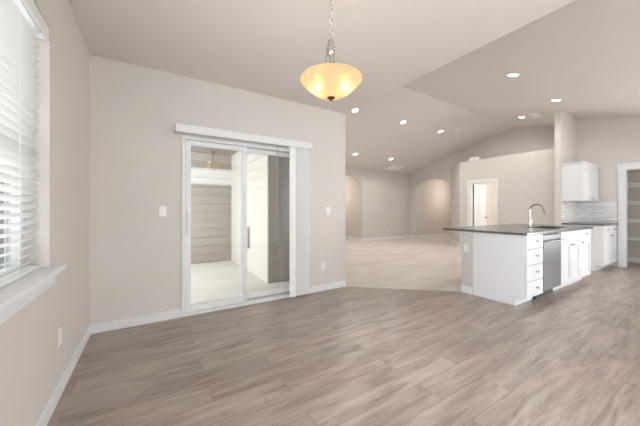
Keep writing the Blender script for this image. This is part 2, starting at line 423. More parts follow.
# bedroom beyond the open door
m = MB(); m.box(11.6, 11.72, 2.345, 5.94, 0, 2.62); m.box(XP+.12, 11.6, 5.0, 5.1, 0, 2.62)
m.build('wall_bedroom', M['interior'], kind=ST)

# baseboards
BH, BT = .09, .015
B(XW, XW+BT, -2.5, YB-BT, 0, BH, bev=.003).build('baseboard_left', M['trim'], kind=ST)
m = MB().box(XW, DX0-.005, YB-BT, YB, 0, BH, bev=.003).box(DX1+.04, XE, YB-BT, YB, 0, BH, bev=.003)
m.build('baseboard_back', M['trim'], kind=ST)
m = MB().box(XE, 5.41, YF-BT, YF, .004, BH+.02).box(6.81, XG, YF-BT, YF, .004, BH+.02)
m.build('baseboard_far', M['trim'], kind=ST)
B(XG-BT, XG, 7.66, YF-BT, .004, BH+.02).build('baseboard_gable', M['trim'], kind=ST)
B(XG+.12, 13.2, 7.66-BT, 7.66, .004, BH+.02).build('baseboard_entry', M['trim'], kind=ST)
B(6.81-BT, 6.81, YF, 10.8, .004, BH+.02).build('baseboard_hall', M['trim'], kind=ST)
m = MB().box(XP-BT, XP, BY1+.1, 5.18, .004, BH+.02).box(XP-BT, XP, 2.36, BY0-.1, .004, BH+.02)
m.build('baseboard_plant_shelf', M['trim'], kind=ST)
dx, dy = (XG-XP), (6.055-5.18); L_ = math.hypot(dx, dy); nx, ny = -dy/L_, dx/L_
MB().prism('z', [(XP, 5.18), (XG, 6.055), (XG+nx*BT, 6.055+ny*BT), (XP+nx*BT, 5.18+ny*BT)], .004, BH+.02).build('baseboard_corner', M['trim'], kind=ST)
B(9.45-BT, 9.45, .1, 1.8, 0, BH+.02).build('baseboard_pantry', M['trim'], kind=ST)

# ---------------------------------------------------------------- left window, sill and blind
w = thing('window_1', (XW-.1, (WY0+WY1)/2, WZ0), kind=ST)
m = MB(); fx0, fx1 = XW-.165, XW-.11
m.box(fx0, fx1, WY0, WY1, WZ0, WZ0+.05).box(fx0, fx1, WY0, WY1, WZ1-.05, WZ1)
m.box(fx0, fx1, WY0, WY0+.05, WZ0+.05, WZ1-.05).box(fx0, fx1, WY1-.05, WY1, WZ0+.05, WZ1-.05)
m.box(fx0, fx1, 1.2, 1.26, WZ0+.05, WZ1-.05).box(fx0+.01, fx1-.01, WY0+.05, WY1-.05, 1.5, 1.54)
m.build('window_frame', M['vinyl'], w)
B(fx0+.02, fx0+.026, WY0+.05, WY1-.05, WZ0+.05, WZ1-.05).build('pane', M['wglass'], w)
m = MB(); m.box(XW-.11, XW+.002, WY0, WY1-.001, WZ0-.022, WZ0+.018); m.box(XW+.001, XW+.062, WY0-.08, WY1+.075, WZ0-.012, WZ0+.018, bev=.006)
m.build('window_sill', M['trim'], w)
MB().prism('x', [(WY0-.04, WZ0-.085), (WY1+.02, WZ0-.085), (WY1+.045, WZ0-.012), (WY0-.06, WZ0-.012)], XW+.001, XW+.02).build('apron', M['trim'], w)

bl = thing('horizontal_blind', (XW-.06, (WY0+WY1)/2, WZ0+.02), 'white two inch horizontal slat blind hanging in the left wall window', 'window blind')
zb = WZ0+.045; zt_ = WZ1-.075
m = MB(); n = int((zt_-zb)/.044); tl = math.radians(31)
for i in range(n):
    z = zb+.02+i*.044; cx = XW-.062
    c, s_ = math.cos(tl), math.sin(tl); hw = .0255; th = .0014
    # room-side edge up
    P_ = [(cx+hw*c-th*s_, z+hw*s_+th*c), (cx+th*-s_*1.8, z+th*2.2), (cx-hw*c-th*s_, z-hw*s_+th*c), (cx-hw*c+th*s_, z-hw*s_-th*c), (cx+.0004, z), (cx+hw*c+th*s_, z+hw*s_-th*c)]
    m.prism('y', P_, WY0+.012, WY1-.018)
m.build('slats', M['slat'], bl)
B(XW-.088, XW-.036, WY0+.012, WY1-.018, WZ0+.022, WZ0+.040, bev=.004).build('bottom_rail', M['slat'], bl)
m = MB().prism('y', [(XW-.012, WZ1-.085), (XW-.004, WZ1-.085), (XW-.001, WZ1-.07), (XW-.001, WZ1-.012), (XW-.006, WZ1-.004), (XW-.012, WZ1-.004)], WY0+.004, WY1-.004)
m.box(XW-.09, XW-.012, WY1-.012, WY1-.004, WZ1-.085, WZ1-.004)
m.build('valance', M['slat'], bl)
B(XW-.09, XW-.035, WY0+.012, WY1-.015, WZ1-.055, WZ1-.004).build('headrail', M['slat'], bl)
for yy in (WY0+.25, WY0+.70, WY0+1.15, WY0+1.63):
    m = MB()
    for xx in (XW-.0365, XW-.0875): m.cyl((xx, yy, WZ0+.04), (xx, yy, WZ1-.05), .0012, seg=6)
    m.build('ladder_cord', M['slat'], bl)

# ---------------------------------------------------------------- sliding patio door
d = thing('door_1', ((DX0+DX1)/2, YB+.07, 0), kind=ST)
fy0, fy1 = YB-.012, YB+.14
m = MB()
m.box(DX0, DX0+.035, fy0, fy1, 0, DZ).box(DX1-.035, DX1, fy0, fy1, 0, DZ).box(DX0+.035, DX1-.035, fy0, fy1, DZ-.035, DZ).box(DX0+.035, DX1-.035, fy0, fy1, 0, .035)
m.build('door_frame', M['vinyl'], d)
B(DX0+.036, DX1-.036, YB+.064, YB+.070, .035, .05).build('track', M['chrome'], d)
def sash(name, x0, x1, y0, y1, zb, zt, st=.055, br=.075):
    m = MB()
    m.box(x0, x0+st, y0, y1, zb, zt, bev=.003).box(x1-st, x1, y0, y1, zb, zt, bev=.003)
    m.box(x0+st, x1-st, y0, y1, zb, zb+br, bev=.003).box(x0+st, x1-st, y0, y1, zt-st, zt, bev=.003)
    p = m.build(name, M['vinyl'], d)
    B(x0+st, x1-st, (y0+y1)/2-.004, (y0+y1)/2+.004, zb+br, zt-st).build('glass', M['glass'], p)
    return p
s1 = sash('sliding_panel', DX0+.038, 1.045, YB+.012, YB+.052, .037, DZ-.038)
s2 = sash('fixed_panel', .985, DX1-.038, YB+.076, YB+.116, .037, DZ-.038)
m = MB().box(DX0+.052, DX0+.078, YB-.004, YB+.0115, .92, 1.22, bev=.004)
m.box(DX0+.055, DX0+.075, YB-.045, YB-.030, .95, 1.19, bev=.005).box(DX0+.057, DX0+.073, YB-.032, YB-.004, .96, .985).box(DX0+.057, DX0+.073, YB-.032, YB-.004, 1.155, 1.18)
m.build('handle', M['vinyl'], s1)
m = MB().box(1.075, 1.095, YB+.060, YB+.0755, .72, .98, bev=.003)
m.box(1.078, 1.092, YB+.052, YB+.060, .90, .95, bev=.003).box(1.078, 1.092, YB+.052, YB+.060, .76, .82, bev=.003)
m.build('latch', M['knob'], s2, label='dark metal latch on the fixed panel')
B(1.068, 1.112, YB+.0762, YB+.079, .70, 1.0, bev=.001).build('backplate', M['vinyl'], s2)

# vertical blind: valance across the top, vanes stacked right
vb = thing('vertical_blind', (1.08, YB-.06, .02), 'white vertical vane blind stacked at the right of the patio sliding door', 'window blind')
m = MB().box(.225, 1.955, YB-.105, YB-.095, 2.075, 2.165, bev=.003).box(.225, .237, YB-.095, YB-.001, 2.075, 2.165).box(1.943, 1.955, YB-.095, YB-.001, 2.075, 2.165)
m.box(.237, 1.943, YB-.095, YB-.001, 2.155, 2.163)
m.build('valance', M['trim'], vb)
B(.26, 1.93, YB-.075, YB-.035, 2.10, 2.14).build('headrail', M['vinyl'], vb)
nv = 15
for i in range(nv):
    x = 1.645+i*.0172
    a = math.radians(62 if i else 14); hw = .043
    m = MB(); c, s_ = math.cos(a), math.sin(a); th = .0009
    if i == 0: cx, cy = x-.0, YB-.098
    else: cx, cy = x+.012, YB-.056
    P_ = []
    for k in range(7):
        u = -1+2*k/6; bow = .004*(1-u*u); P_.append((cx+hw*u*c-(bow+th)*s_, cy-hw*u*s_-(bow+th)*c))
    for k in range(6, -1, -1):
        u = -1+2*k/6; bow = .004*(1-u*u); P_.append((cx+hw*u*c-(bow-th)*s_, cy-hw*u*s_-(bow-th)*c))
    m.prism('z', P_, .025, 2.10 if i else 2.07)
    m.build('vane', M['slat'], vb, smooth=False)
MB().cyl((1.44, YB-.05, 2.10), (1.44, YB-.05, 1.15), .0035, seg=10).build('wand', M['wand'], vb)

# ---------------------------------------------------------------- patio
B(-4, 2.5, YB+.15, 9.5, -.15, -.05).build('patio_floor', M['concrete'], kind=ST)
B(-14, XW-.17, -12, 3.6, -.3, -.2).build('ground', M['lawn'], kind=ST)
def laps(m, axis, a, b, at, sgn, z0, z1, h=.185, t=.034, gap=.016):
    # overlapping lap boards along axis, face at `at`, outward direction sgn
    z = z0
    while z < z1-1e-3:
        zz = min(z+h, z1)
        pts = [(at, z+gap), (at+sgn*t, z+gap), (at+sgn*t*.45, zz), (at, zz)]
        if axis == 'x': m.prism('x', pts, a, b)      # pts = (y, z)
        else: m.prism('y', pts, a, b)               # pts = (x, z)
        z += h
SZ = 2.56
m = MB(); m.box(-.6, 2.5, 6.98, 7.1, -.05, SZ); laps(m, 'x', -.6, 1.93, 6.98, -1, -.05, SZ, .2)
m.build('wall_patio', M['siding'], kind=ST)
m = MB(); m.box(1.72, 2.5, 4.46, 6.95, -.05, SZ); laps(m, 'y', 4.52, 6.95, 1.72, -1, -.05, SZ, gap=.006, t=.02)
m.build('wall_patio_side', M['siding_lit'], kind=ST)
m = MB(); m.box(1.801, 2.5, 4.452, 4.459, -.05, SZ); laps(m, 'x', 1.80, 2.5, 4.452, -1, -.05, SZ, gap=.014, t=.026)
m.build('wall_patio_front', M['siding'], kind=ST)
B(1.692, 1.712, 4.432, 4.52, -.05, SZ).build('trim_1', M['siding_lit'], kind=ST)  # lit side of the corner board, light put into the paler tone
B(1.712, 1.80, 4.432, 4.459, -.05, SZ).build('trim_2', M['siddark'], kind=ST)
B(-.6, 2.5, YB+.15, 7.1, SZ, SZ+.1).build('ceiling_patio', M['soffit'], kind=ST)
# framed band of pale slats set high on the patio siding
w = thing('window_2', (1.2, 6.95, 1.8), kind=ST)
tx0, tx1, tz0, tz1 = .45, 1.76, 1.82, 2.20
m = MB().box(tx0, tx1, 6.93, 6.957, tz0, tz0+.02).box(tx0, tx1, 6.93, 6.957, tz1-.02, tz1).box(tx0, tx0+.02, 6.93, 6.957, tz0, tz1).box(tx1-.02, tx1, 6.93, 6.957, tz0, tz1)
m.build('window_frame', M['vinyl'], w)
m = MB()
for i in range(9):
    z = tz0+.028+i*.0395
    m.prism('x', [(6.950, z), (6.9515, z), (6.940, z+.037), (6.9385, z+.037)], tx0+.02, tx1-.02)
m.build('band_slats', M['slat'], w)

# ---------------------------------------------------------------- frames of the invented windows behind the camera
for k, (a, b) in enumerate(added_wins):
    w = thing('window_%d' % (3+k), ((a+b)/2, -2.6, .8), kind=ST)
    m = MB().box(a, b, -2.64, -2.58, .6, .65).box(a, b, -2.64, -2.58, 2.25, 2.3).box(a, a+.05, -2.64, -2.58, .65, 2.25).box(b-.05, b, -2.64, -2.58, .65, 2.25)
    m.build('window_frame', M['vinyl'], w)

# ---------------------------------------------------------------- pantry casing, bedroom door casing and leaf
m = MB().box(XK-.02, XK-.001, PY1, PY1+.10, 0, PZT+.0, bev=.002).box(XK-.02, XK-.001, PY0-.1, PY0, 0, PZT, bev=.002)
m.box(XK-.024, XK-.001, PY0-.115, PY1+.115, PZT, PZT+.115, bev=.002).box(XK-.034, XK-.001, PY0-.13, PY1+.13, PZT+.115, PZT+.135, bev=.002)
m.box(XK-.001, XK+.121, PY1-.012, PY1-.0005, 0, PZT-.012).box(XK-.001, XK+.121, PY0+.0005, PY0+.012, 0, PZT-.012).box(XK-.001, XK+.121, PY0, PY1, PZT-.012, PZT-.0005)
m.build('trim_3', M['trim'], kind=ST)
m = MB().box(XP-.018, XP-.001, BY1, BY1+.09, .004, BZ, bev=.002).box(XP-.018, XP-.001, BY0-.09, BY0, .004, BZ, bev=.002)
m.box(XP-.020, XP-.001, BY0-.095, BY1+.095, BZ, BZ+.10, bev=.002)
m.box(XP-.001, XP+.121, BY1-.015, BY1-.0005, .004, BZ-.015).box(XP-.001, XP+.121, BY0+.0005, BY0+.015, .004, BZ-.015).box(XP-.001, XP+.121, BY0, BY1, BZ-.015, BZ-.0005)
m.build('trim_4', M['trim'], kind=ST)
d2 = thing('door_2', (XP+.13, BY1-.05, .01), kind=ST)
lx0, lx1, ly0, ly1 = XP+.128, XP+.128+.71, BY1-.052, BY1-.017
m = MB(); m.box(lx0, lx1, ly0+.008, ly1-.008, .012, 2.02)
def rails(m, x0, x1, y0, y1):
    zs = [.012, .25, .78, .90, 1.08, 1.72, 1.84, 2.02]
    cx = (x0+x1)/2
    for a, b in ((x0, x0+.1), (x1-.1, x1), (cx-.045, cx+.045)): m.box(a, b, y0, y1, .012, 2.02, bev=.002)
    for a, b in ((.012, .25), (.86, 1.0), (1.62, 1.72), (1.92, 2.02)):
        m.box(x0+.1, cx-.045, y0, y1, a, b, bev=.002).box(cx+.045, x1-.1, y0, y1, a, b, bev=.002)
    for zz in ((.29, .82), (1.04, 1.58), (1.75, 1.89)):
        for xx in ((x0+.125, cx-.07), (cx+.07, x1-.125)): m.box(xx[0], xx[1], y0+.004, y1-.004, zz[0], zz[1], bev=.003)
rails(m, lx0, lx1, ly0, ly1)
leaf = m.build('door_panel', M['trim'], d2)
m = MB().cyl((lx1-.06, ly0, .95), (lx1-.06, ly0-.006, .95), .03).cyl((lx1-.06, ly0-.006, .95), (lx1-.06, ly0-.04, .95), .01)
m.cyl((lx1-.06, ly0-.036, .95), (lx1-.06, ly0-.046, .95), .018, .026).cyl((lx1-.06, ly0-.046, .95), (lx1-.06, ly0-.066, .95), .026, .017)
m.build('door_knob', M['knob'], d2, smooth=True)
for z in (.25, 1.0, 1.75):
    MB().cyl((lx0-.006, ly1-.004, z), (lx0-.006, ly1-.004, z+.09), .007, seg=10).build('hinge', M['knob'], d2)

# pantry shelves
wh = ['lowest', 'second lowest', 'third from the bottom', 'fourth from the bottom', 'highest']
for i, z in enumerate((.56, .97, 1.38, 1.79)):
    o = thing('pantry_shelf', (9.28, .95, z))
    m = MB().box(9.12, 9.449, .101, 1.799, z, z+.025); m.build('board', M['shelf'], o)
    m = MB().box(9.43, 9.449, .101, 1.799, z-.06, z).box(9.14, 9.43, 1.781, 1.799, z-.06, z).box(9.14, 9.43, .101, .119, z-.06, z); m.build('cleat', M['shelf'], o)
    tag(o, 'white pantry shelf, %s of the four in the pantry opening' % ['lowest', 'second from the bottom', 'third from the bottom', 'highest'][i], 'shelf', 'pantry shelves')

# ---------------------------------------------------------------- island
IX0, IX1, IY0, IY1 = 3.92, 6.36, 1.53, 2.16
CT0, CT1 = .90, .93
def knob(parent, x, y, z, label=None):
    m = MB().cyl((x, y, z), (x, y-.014, z), .006, seg=12).cyl((x, y-.012, z), (x, y-.026, z), .008, .0135, seg=16).cyl((x, y-.026, z), (x, y-.030, z), .0135, .010, seg=16)
    return m.build('knob', M['knob'], parent, smooth=True)
def shaker(name, parent, x0, x1, z0, z1, y, fr=.06, kn=None):
    m = MB(); yf = y-.02
    m.box(x0, x0+fr, yf, y-.001, z0, z1, bev=.0015).box(x1-fr, x1, yf, y-.001, z0, z1, bev=.0015)
    m.box(x0+fr, x1-fr, yf, y-.001, z0, z0+fr, bev=.0015).box(x0+fr, x1-fr, yf, y-.001, z1-fr, z1, bev=.0015)
    m.box(x0+fr, x1-fr, yf+.013, y-.001, z0+fr, z1-fr)
    o = m.build(name, M['cab'], parent)
    if kn: knob(o, kn[0], yf, kn[1])
    return o
def slab(name, parent, x0, x1, z0, z1, y, kn=None):
    o = B(x0, x1, y-.02, y-.001, z0, z1, bev=.002).build(name, M['cab'], parent)
    if kn: knob(o, kn[0], y-.02, kn[1])
    return o
# drawer unit with finished end
c1 = thing('drawer_cabinet', (4.18, 1.85, 0), 'white four drawer base cabinet at the near corner of the island beside the dishwasher', 'cabinet')
m = MB().prism('x', [(IY0+.1, 0), (IY1, 0), (IY1, CT0), (IY0, CT0), (IY0, .105), (IY0+.1, .105)], IX0, IX0+.02)
m.box(IX0+.02, 4.42, IY0+.02, IY1, .105, CT0); m.box(IX0+.02, 4.42, IY0, IY0+.02, .105, CT0)
m.box(IX0+.02, 4.42, IY0+.1, IY0+.115, 0, .105)
m.build('body', M['cab'], c1)
for z0, z1, kz in ((.725, .885, .86), (.520, .717, .66), (.317, .512, .45), (.115, .309, .25)):
    slab('drawer', c1, IX0+.022, 4.415, z0, z1, IY0, kn=(4.20, (z0+z1)/2+.01))
# dishwasher
dw = thing('dishwasher', (4.73, 1.85, 0), 'stainless steel dishwasher with a towel bar handle built into the island', 'dishwasher')
B(4.425, 5.025, IY0+.02, IY1, .11, .885).build('body', M['dark'], dw)
B(4.43, 5.02, IY0-.022, IY0+.02, .13, .80, bev=.004).build('door', M['steel'], dw)
B(4.43, 5.02, IY0-.018, IY0+.02, .805, .872, bev=.003).build('control_panel', M['steel'], dw)
B(4.43, 5.02, IY0+.07, IY0+.09, .0, .105).build('toe_kick', M['dark'], dw)
m = MB().tube([(4.47, IY0-.062, .79), (4.98, IY0-.062, .79)], .011)
for x in (4.50, 4.95): m.box(x-.012, x+.012, IY0-.062, IY0-.022, .78, .80, bev=.002)
m.build('handle', M['chrome'], dw, smooth=True)
# sink cabinet
c2 = thing('sink_cabinet', (5.7, 1.85, 0), 'white shaker sink base cabinet of three doors at the far end of the island', 'cabinet')
m = MB()
m.box(5.03, IX1, IY0, IY0+.02, .105, CT0).box(5.03, 5.05, IY0+.02, IY1, .105, CT0).box(IX1-.02, IX1, IY0+.1, IY1, 0, CT0).box(IX1-.02, IX1, IY0+.02, IY0+.1, .105, CT0).box(5.05, IX1-.02, IY1-.01, IY1, .105, CT0).box(5.05, IX1-.02, IY0+.02, IY1-.01, .105, .12)
m.box(5.03, IX1-.02, IY0+.1, IY0+.115, 0, .105)
m.build('body', M['cab'], c2)
slab('false_front', c2, 5.045, 5.835, .74, .885, IY0)
slab('drawer', c2, 5.845, 6.345, .74, .885, IY0, kn=(6.10, .82))
shaker('door', c2, 5.045, 5.435, .12, .73, IY0, kn=(5.40, .69))
shaker('door', c2, 5.445, 5.835, .12, .73, IY0, kn=(5.48, .69))
shaker('door', c2, 5.845, 6.345, .12, .73, IY0, kn=(5.89, .69))
# pony wall behind the cabinets
B(IX0, IX1, IY1+.001, 2.33, 0, CT0-.002).build('wall_island', M['ponypaint'], kind=ST)
m = MB().box(IX0-.014, IX0-.0005, IY1+.012, 2.344, 0, .10, bev=.002).box(IX0-.014, IX1, 2.331, 2.345, 0, .10, bev=.002)
m.build('baseboard_island', M['trim'], kind=ST)
m = MB().prism('x', [(2.331, CT0-.002), (2.331, CT0-.05), (2.345, CT0-.05), (2.37, CT0-.02), (2.37, CT0-.002)], IX0-.012, IX1)
m.prism('y', [(IX0-.001, CT0-.002), (IX0-.001, CT0-.03), (IX0-.006, CT0-.03), (IX0-.014, CT0-.012), (IX0-.014, CT0-.002)], IY1+.004, 2.331)
m.build('trim_5', M['trim'], kind=ST)
# countertop with sink cut-out
KX0, KX1, KY0, KY1 = 5.10, 5.80, 1.63, 2.00
TX0, TX1, TY0, TY1 = 3.885, 6.385, 1.488, 2.61
cx0 = thing('island_countertop', (5.1, 2.0, CT0), 'long dark grey stone countertop covering the kitchen island', 'countertop')
m = MB(); zc = CT0+.0005
m.box(TX0, KX0, TY0, TY1, zc, CT1).box(KX1, TX1, TY0, TY1, zc, CT1).box(KX0, KX1, TY0, KY0, zc, CT1).box(KX0, KX1, KY1, TY1, zc, CT1)
m.build('slab', M['counter'], cx0)
sk = thing('sink', (5.45, 1.81, .70), 'stainless steel undermount sink sunk in the island countertop', 'sink')
m = MB(); z0 = .72
m.box(KX0-.012, KX0, KY0-.012, KY1+.012, z0, CT0-.001).box(KX1, KX1+.012, KY0-.012, KY1+.012, z0, CT0-.001)
m.box(KX0, KX1, KY0-.012, KY0, z0, CT0-.001).box(KX0, KX1, KY1, KY1+.012, z0, CT0-.001).box(KX0, KX1, KY0, KY1, z0, z0+.01)
m.build('basin', M['steel'], sk)
MB().cyl((5.45, 1.82, z0+.010), (5.45, 1.82, z0+.014), .045).build('drain', M['dark'], sk, smooth=True)
fa = thing('faucet', (5.48, 2.06, CT1), 'tall brushed nickel gooseneck faucet behind the island sink', 'faucet')
MB().lathe([(0, 0), (.03, 0), (.03, .012), (.022, .02), (.020, .10), (.017, .12), (0, .12)], (5.48, 2.06, CT1+.0005), 24).build('base', M['chrome'], fa, smooth=True)
pts = [(5.48, 2.06, CT1+.11), (5.48, 2.06, CT1+.28)]
for k in range(1, 13):
    a = PI*k/12*.92; pts.append((5.48, 2.06-.095+.095*math.cos(a), CT1+.28+.095*math.sin(a)))
MB().tube(pts, .0125).build('spout', M['chrome'], fa, smooth=True)
e = Vector(pts[-1]); t_ = (e-Vector(pts[-2])).normalized()
MB().cyl(e, e+t_*.10, .014, .021).build('spray_head', M['chrome'], fa, smooth=True)
MB().tube([(5.505, 2.055, CT1+.07), (5.53, 2.05, CT1+.075), (5.545, 2.04, CT1+.13)], [.010, .008, .006]).build('lever', M['chrome'], fa, smooth=True)

# ---------------------------------------------------------------- kitchen back run
KB0, KBY = 7.5, 1.62
c3 = thing('base_cabinet', (8.0, 1.93, 0), 'white two door base cabinet with drawers against the kitchen wall beside the pantry', 'cabinet')
m = MB().prism('x', [(KBY+.1, 0), (SYa-.002, 0), (SYa-.002, CT0), (KBY, CT0), (KBY, .105), (KBY+.1, .105)], KB0, KB0+.02)
m.box(KB0+.02, XK-.002, KBY, SYa-.002, .105, CT0).box(KB0+.02, XK-.002, KBY+.1, KBY+.115, 0, .105)
m.build('body', M['cab'], c3)
for a, b, kx in ((7.53, 7.965, 7.92), (7.975, 8.41, 8.02)):
    slab('drawer', c3, a, b, .74, .885, KBY, kn=((a+b)/2, .815))
    shaker('door', c3, a, b, .12, .73, KBY, kn=(kx, .69))
cc = B(KB0-.03, XK-.012, KBY-.035, SYa-.012, CT0+.0005, CT1).build('countertop', M['counter'])
tag(cc, 'short dark grey countertop on the back cabinet below the wall cabinet', 'countertop')
# wall cabinet
UX0, UY0, UZ0, UZ1 = 7.48, 1.91, 1.40, 2.14
c4 = thing('wall_cabinet', (8.0, 2.07, UZ0), 'white two door wall cabinet with crown moulding hanging above the tiled backsplash', 'cabinet')
B(UX0, XK-.002, UY0, SYa-.002, UZ0, UZ1).build('body', M['cab'], c4)
shaker('door', c4, UX0+.01, 7.985, UZ0+.01, UZ1-.015, UY0, kn=(7.95, UZ0+.05))
shaker('door', c4, 7.995, XK-.03, UZ0+.01, UZ1-.015, UY0, kn=(8.03, UZ0+.05))
m = MB()
m.prism('x', [(SYa-.002, UZ1), (UY0-.005, UZ1), (UY0-.012, UZ1+.012), (UY0-.028, UZ1+.045), (UY0-.03, UZ1+.06), (SYa-.002, UZ1+.06)], UX0, XK-.002)
m.prism('y', [(UX0, UZ1), (UX0-.005, UZ1), (UX0-.012, UZ1+.012), (UX0-.028, UZ1+.045), (UX0-.03, UZ1+.06), (UX0, UZ1+.06)], UY0-.03, SYa-.002)
m.build('crown_moulding', M['cab'], c4)
o = B(7.485, XK-.010, SYa-.009, SYa-.001, CT1+.0005, UZ0-.001).build('backsplash', M['marble_x'])
tag(o, 'veined grey tile backsplash on the stub wall under the wall cabinet', 'backsplash')
o = B(XK-.009, XK-.001, PY1+.116, SYa-.009, CT1+.0005, UZ0-.001).build('backsplash', M['marble_y'])
tag(o, 'white veined marble backsplash on the wall beside the pantry casing', 'backsplash')

# ---------------------------------------------------------------- switches, outlets, thermostat
def plate(name, pos, normal, label, cat, group=None, w_=.072, h_=.115, kind='outlet', gang=1):
    """plate is modelled facing -Y at the origin and then rotated about Z"""
    o = thing(name, (0, 0, 0)); W_ = w_+(gang-1)*.046
    B(-W_/2, W_/2, -.006, -.0008, -h_/2, h_/2, bev=.002).build('cover_plate', M['plate'], o)
    for g_ in range(gang):
        cx = (g_-(gang-1)/2)*.046
        if kind == 'switch': B(cx-.016, cx+.016, -.010, -.006, -.033, .033, bev=.0015).build('rocker', M['plate'], o)
        elif kind == 'outlet':
            m = MB().cyl((cx, -.006, .02), (cx, -.009, .02), .016).cyl((cx, -.006, -.02), (cx, -.009, -.02), .016)
            m.build('receptacle', M['plate'], o, smooth=True)
        else: MB().cyl((0, -.006, 0), (0, -.014, 0), .006).build('jack', M['chrome'], o)
    o.location = pos; o.rotation_euler = (0, 0, math.atan2(normal[0], -normal[1]))
    return tag(o, label, cat, group)
plate('light_switch', (.11, YB, 1.20), (0, -1), 'white light switch on the back wall left of the sliding door', 'light switch', kind='switch')
plate('light_switch', (2.29, YB, 1.20), (0, -1), 'white light switch on the back wall right of the sliding door', 'light switch', kind='switch')
plate('power_outlet', (2.20, YB, .37), (0, -1), 'white power outlet low on the back wall right of the sliding door', 'power outlet')
plate('power_outlet', (XW, 2.44, .38), (1, 0), 'white power outlet low on the left wall beyond the window sill', 'power outlet')
plate('power_outlet', (IX0, 2.26, .66), (-1, 0), 'white power outlet on the grey end of the island half wall', 'power outlet')
plate('cable_outlet', (8.13, YF, .33), (0, -1), 'white cable jack plate low on the far living room wall', 'cable outlet', kind='jack')
plate('light_switch', (XP+dx*.33+nx*.001, 5.18+dy*.33+ny*.001, 1.22), (nx, ny), 'white light switch on the angled wall between arch and bedroom door', 'light switch', kind='switch')
plate('power_outlet', (XP+dx*.35+nx*.001, 5.18+dy*.35+ny*.001, .38), (nx, ny), 'white power outlet low on the angled wall beyond the island', 'power outlet')
plate('light_switch', (7.75, SYa-.009, 1.17), (0, -1), 'white switch plate on the tile backsplash, the left of two', 'light switch', kind='switch')
plate('power_outlet', (8.08, SYa-.009, 1.17), (0, -1), 'white outlet plate on the tile backsplash, the right of two', 'power outlet')
th = thing('thermostat', (6.81, 8.66, 1.48), 'small wall thermostat on the lit hall wall seen through the far left arch', 'thermostat')
B(6.785, 6.809, 8.61, 8.71, 1.42, 1.54, bev=.004).build('case', M['plate'], th)
B(6.7835, 6.7848, 8.63, 8.69, 1.47, 1.52).build('screen', M['dark'], th)
o = B(XP+.15, XP+.30, 4.93, 5.07, PZ, PZ+.10, bev=.01)
bx = thing('junction_box', (XP+.2, 4.7, PZ), 'small white box sitting on the plant shelf above the bedroom door', 'box')
o.bm.free()
B(XP+.05, XP+.16, 4.60, 4.90, PZ, PZ+.11, bev=.008).build('case', M['plate'], bx)
B(XP+.044, XP+.0495, 4.62, 4.88, PZ+.012, PZ+.098, bev=.002).build('cover', M['plate'], bx)

# ---------------------------------------------------------------- recessed lights on the vaulted ceiling
def slope_rot(y): return math.atan(SL)*(-1 if y > RY else 1)
def make_downlight():
    o = thing('recessed_light', (0, 0, 0))
    MB().lathe([(.066, -.001), (.088, -.001), (.092, -.004), (.088, -.008), (.070, -.012), (.066, -.008), (.066, -.001)], (0, 0, 0), 32).build('trim_ring', M['ventm'], o, smooth=True)
    MB().lathe([(0, -.002), (.066, -.002), (.066, -.006), (0, -.007)], (0, 0, 0), 32).build('lens', M['glow'], o, smooth=True)
    l = bpy.data.lights.new('downlight_lamp', 'SPOT'); l.energy = 12.5; l.spot_size = math.radians(172); l.spot_blend = .5; l.shadow_soft_size = .06; l.color = (1, .95, .89)
    lo = bpy.data.objects.new('downlight_lamp', l); C.objects.link(lo); lo.parent = o; lo.location = (0, 0, -.03)
    return o
dl = make_downlight()
spots = [(3.98, 4.89, 'lit recessed ceiling light nearest the dining ceiling edge, partly at the edge'),
         (5.58, 4.89, 'lit recessed ceiling light, middle of the nearer row on the sloped living room ceiling'),
         (7.16, 4.89, 'lit recessed ceiling light beside the smoke detector on the living room slope'),
         (5.63, 6.90, 'lit recessed ceiling light low on the slope above the left hall arch'),
         (7.25, 6.90, 'lit recessed ceiling light low on the slope next to the square vent'),
         (4.72, 1.99, 'lit recessed ceiling light above the island, highest in the photo'),
         (6.54, 2.03, 'lit recessed ceiling light just in front of the kitchen stub wall'),
         (8.05, 3.20, 'lit recessed ceiling light near the ridge beside the small vent')]
for i, (x, y, lab) in enumerate(spots):
    o = dl if i == 0 else copy_tree(dl)
    o.location = (x, y, vz(y)); o.rotation_euler = (slope_rot(y), 0, 0)
    tag(o, lab, 'ceiling light', 'recessed ceiling lights')
# added unseen fill lights in the halls, bedroom and pantry
def room_fill(loc, watts, nm='unseen_room_fill'):
    l = bpy.data.lights.new(nm, 'POINT'); l.energy = watts; l.color = (1, .93, .84); l.shadow_soft_size = .12
    o = bpy.data.objects.new(nm, l); C.objects.link(o); o.location = loc
room_fill((11.2, 6.7, 1.9), 8); room_fill((6.0, 9.2, 1.9), 7); room_fill((9.9, 3.3, 2.0), 16); room_fill((8.95, .6, 2.3), .8)

# smoke detector
o = thing('smoke_detector', (7.59, 4.65, vz(4.65)), 'small round white smoke detector on the sloped living room ceiling', 'smoke detector')
o.rotation_euler = (slope_rot(4.65), 0, 0)
WORLD[o.name] = Vector((0, 0, 0))
MB().lathe([(0, -.001), (.068, -.001), (.068, -.012), (.055, -.03), (.03, -.036), (0, -.036)], (0, 0, 0), 28).build('case', M['plate'], o, smooth=True)
MB().lathe([(0, -.037), (.010, -.037), (.008, -.041), (0, -.041)], (0, 0, 0), 12).build('test_button', M['knob'], o, smooth=True)
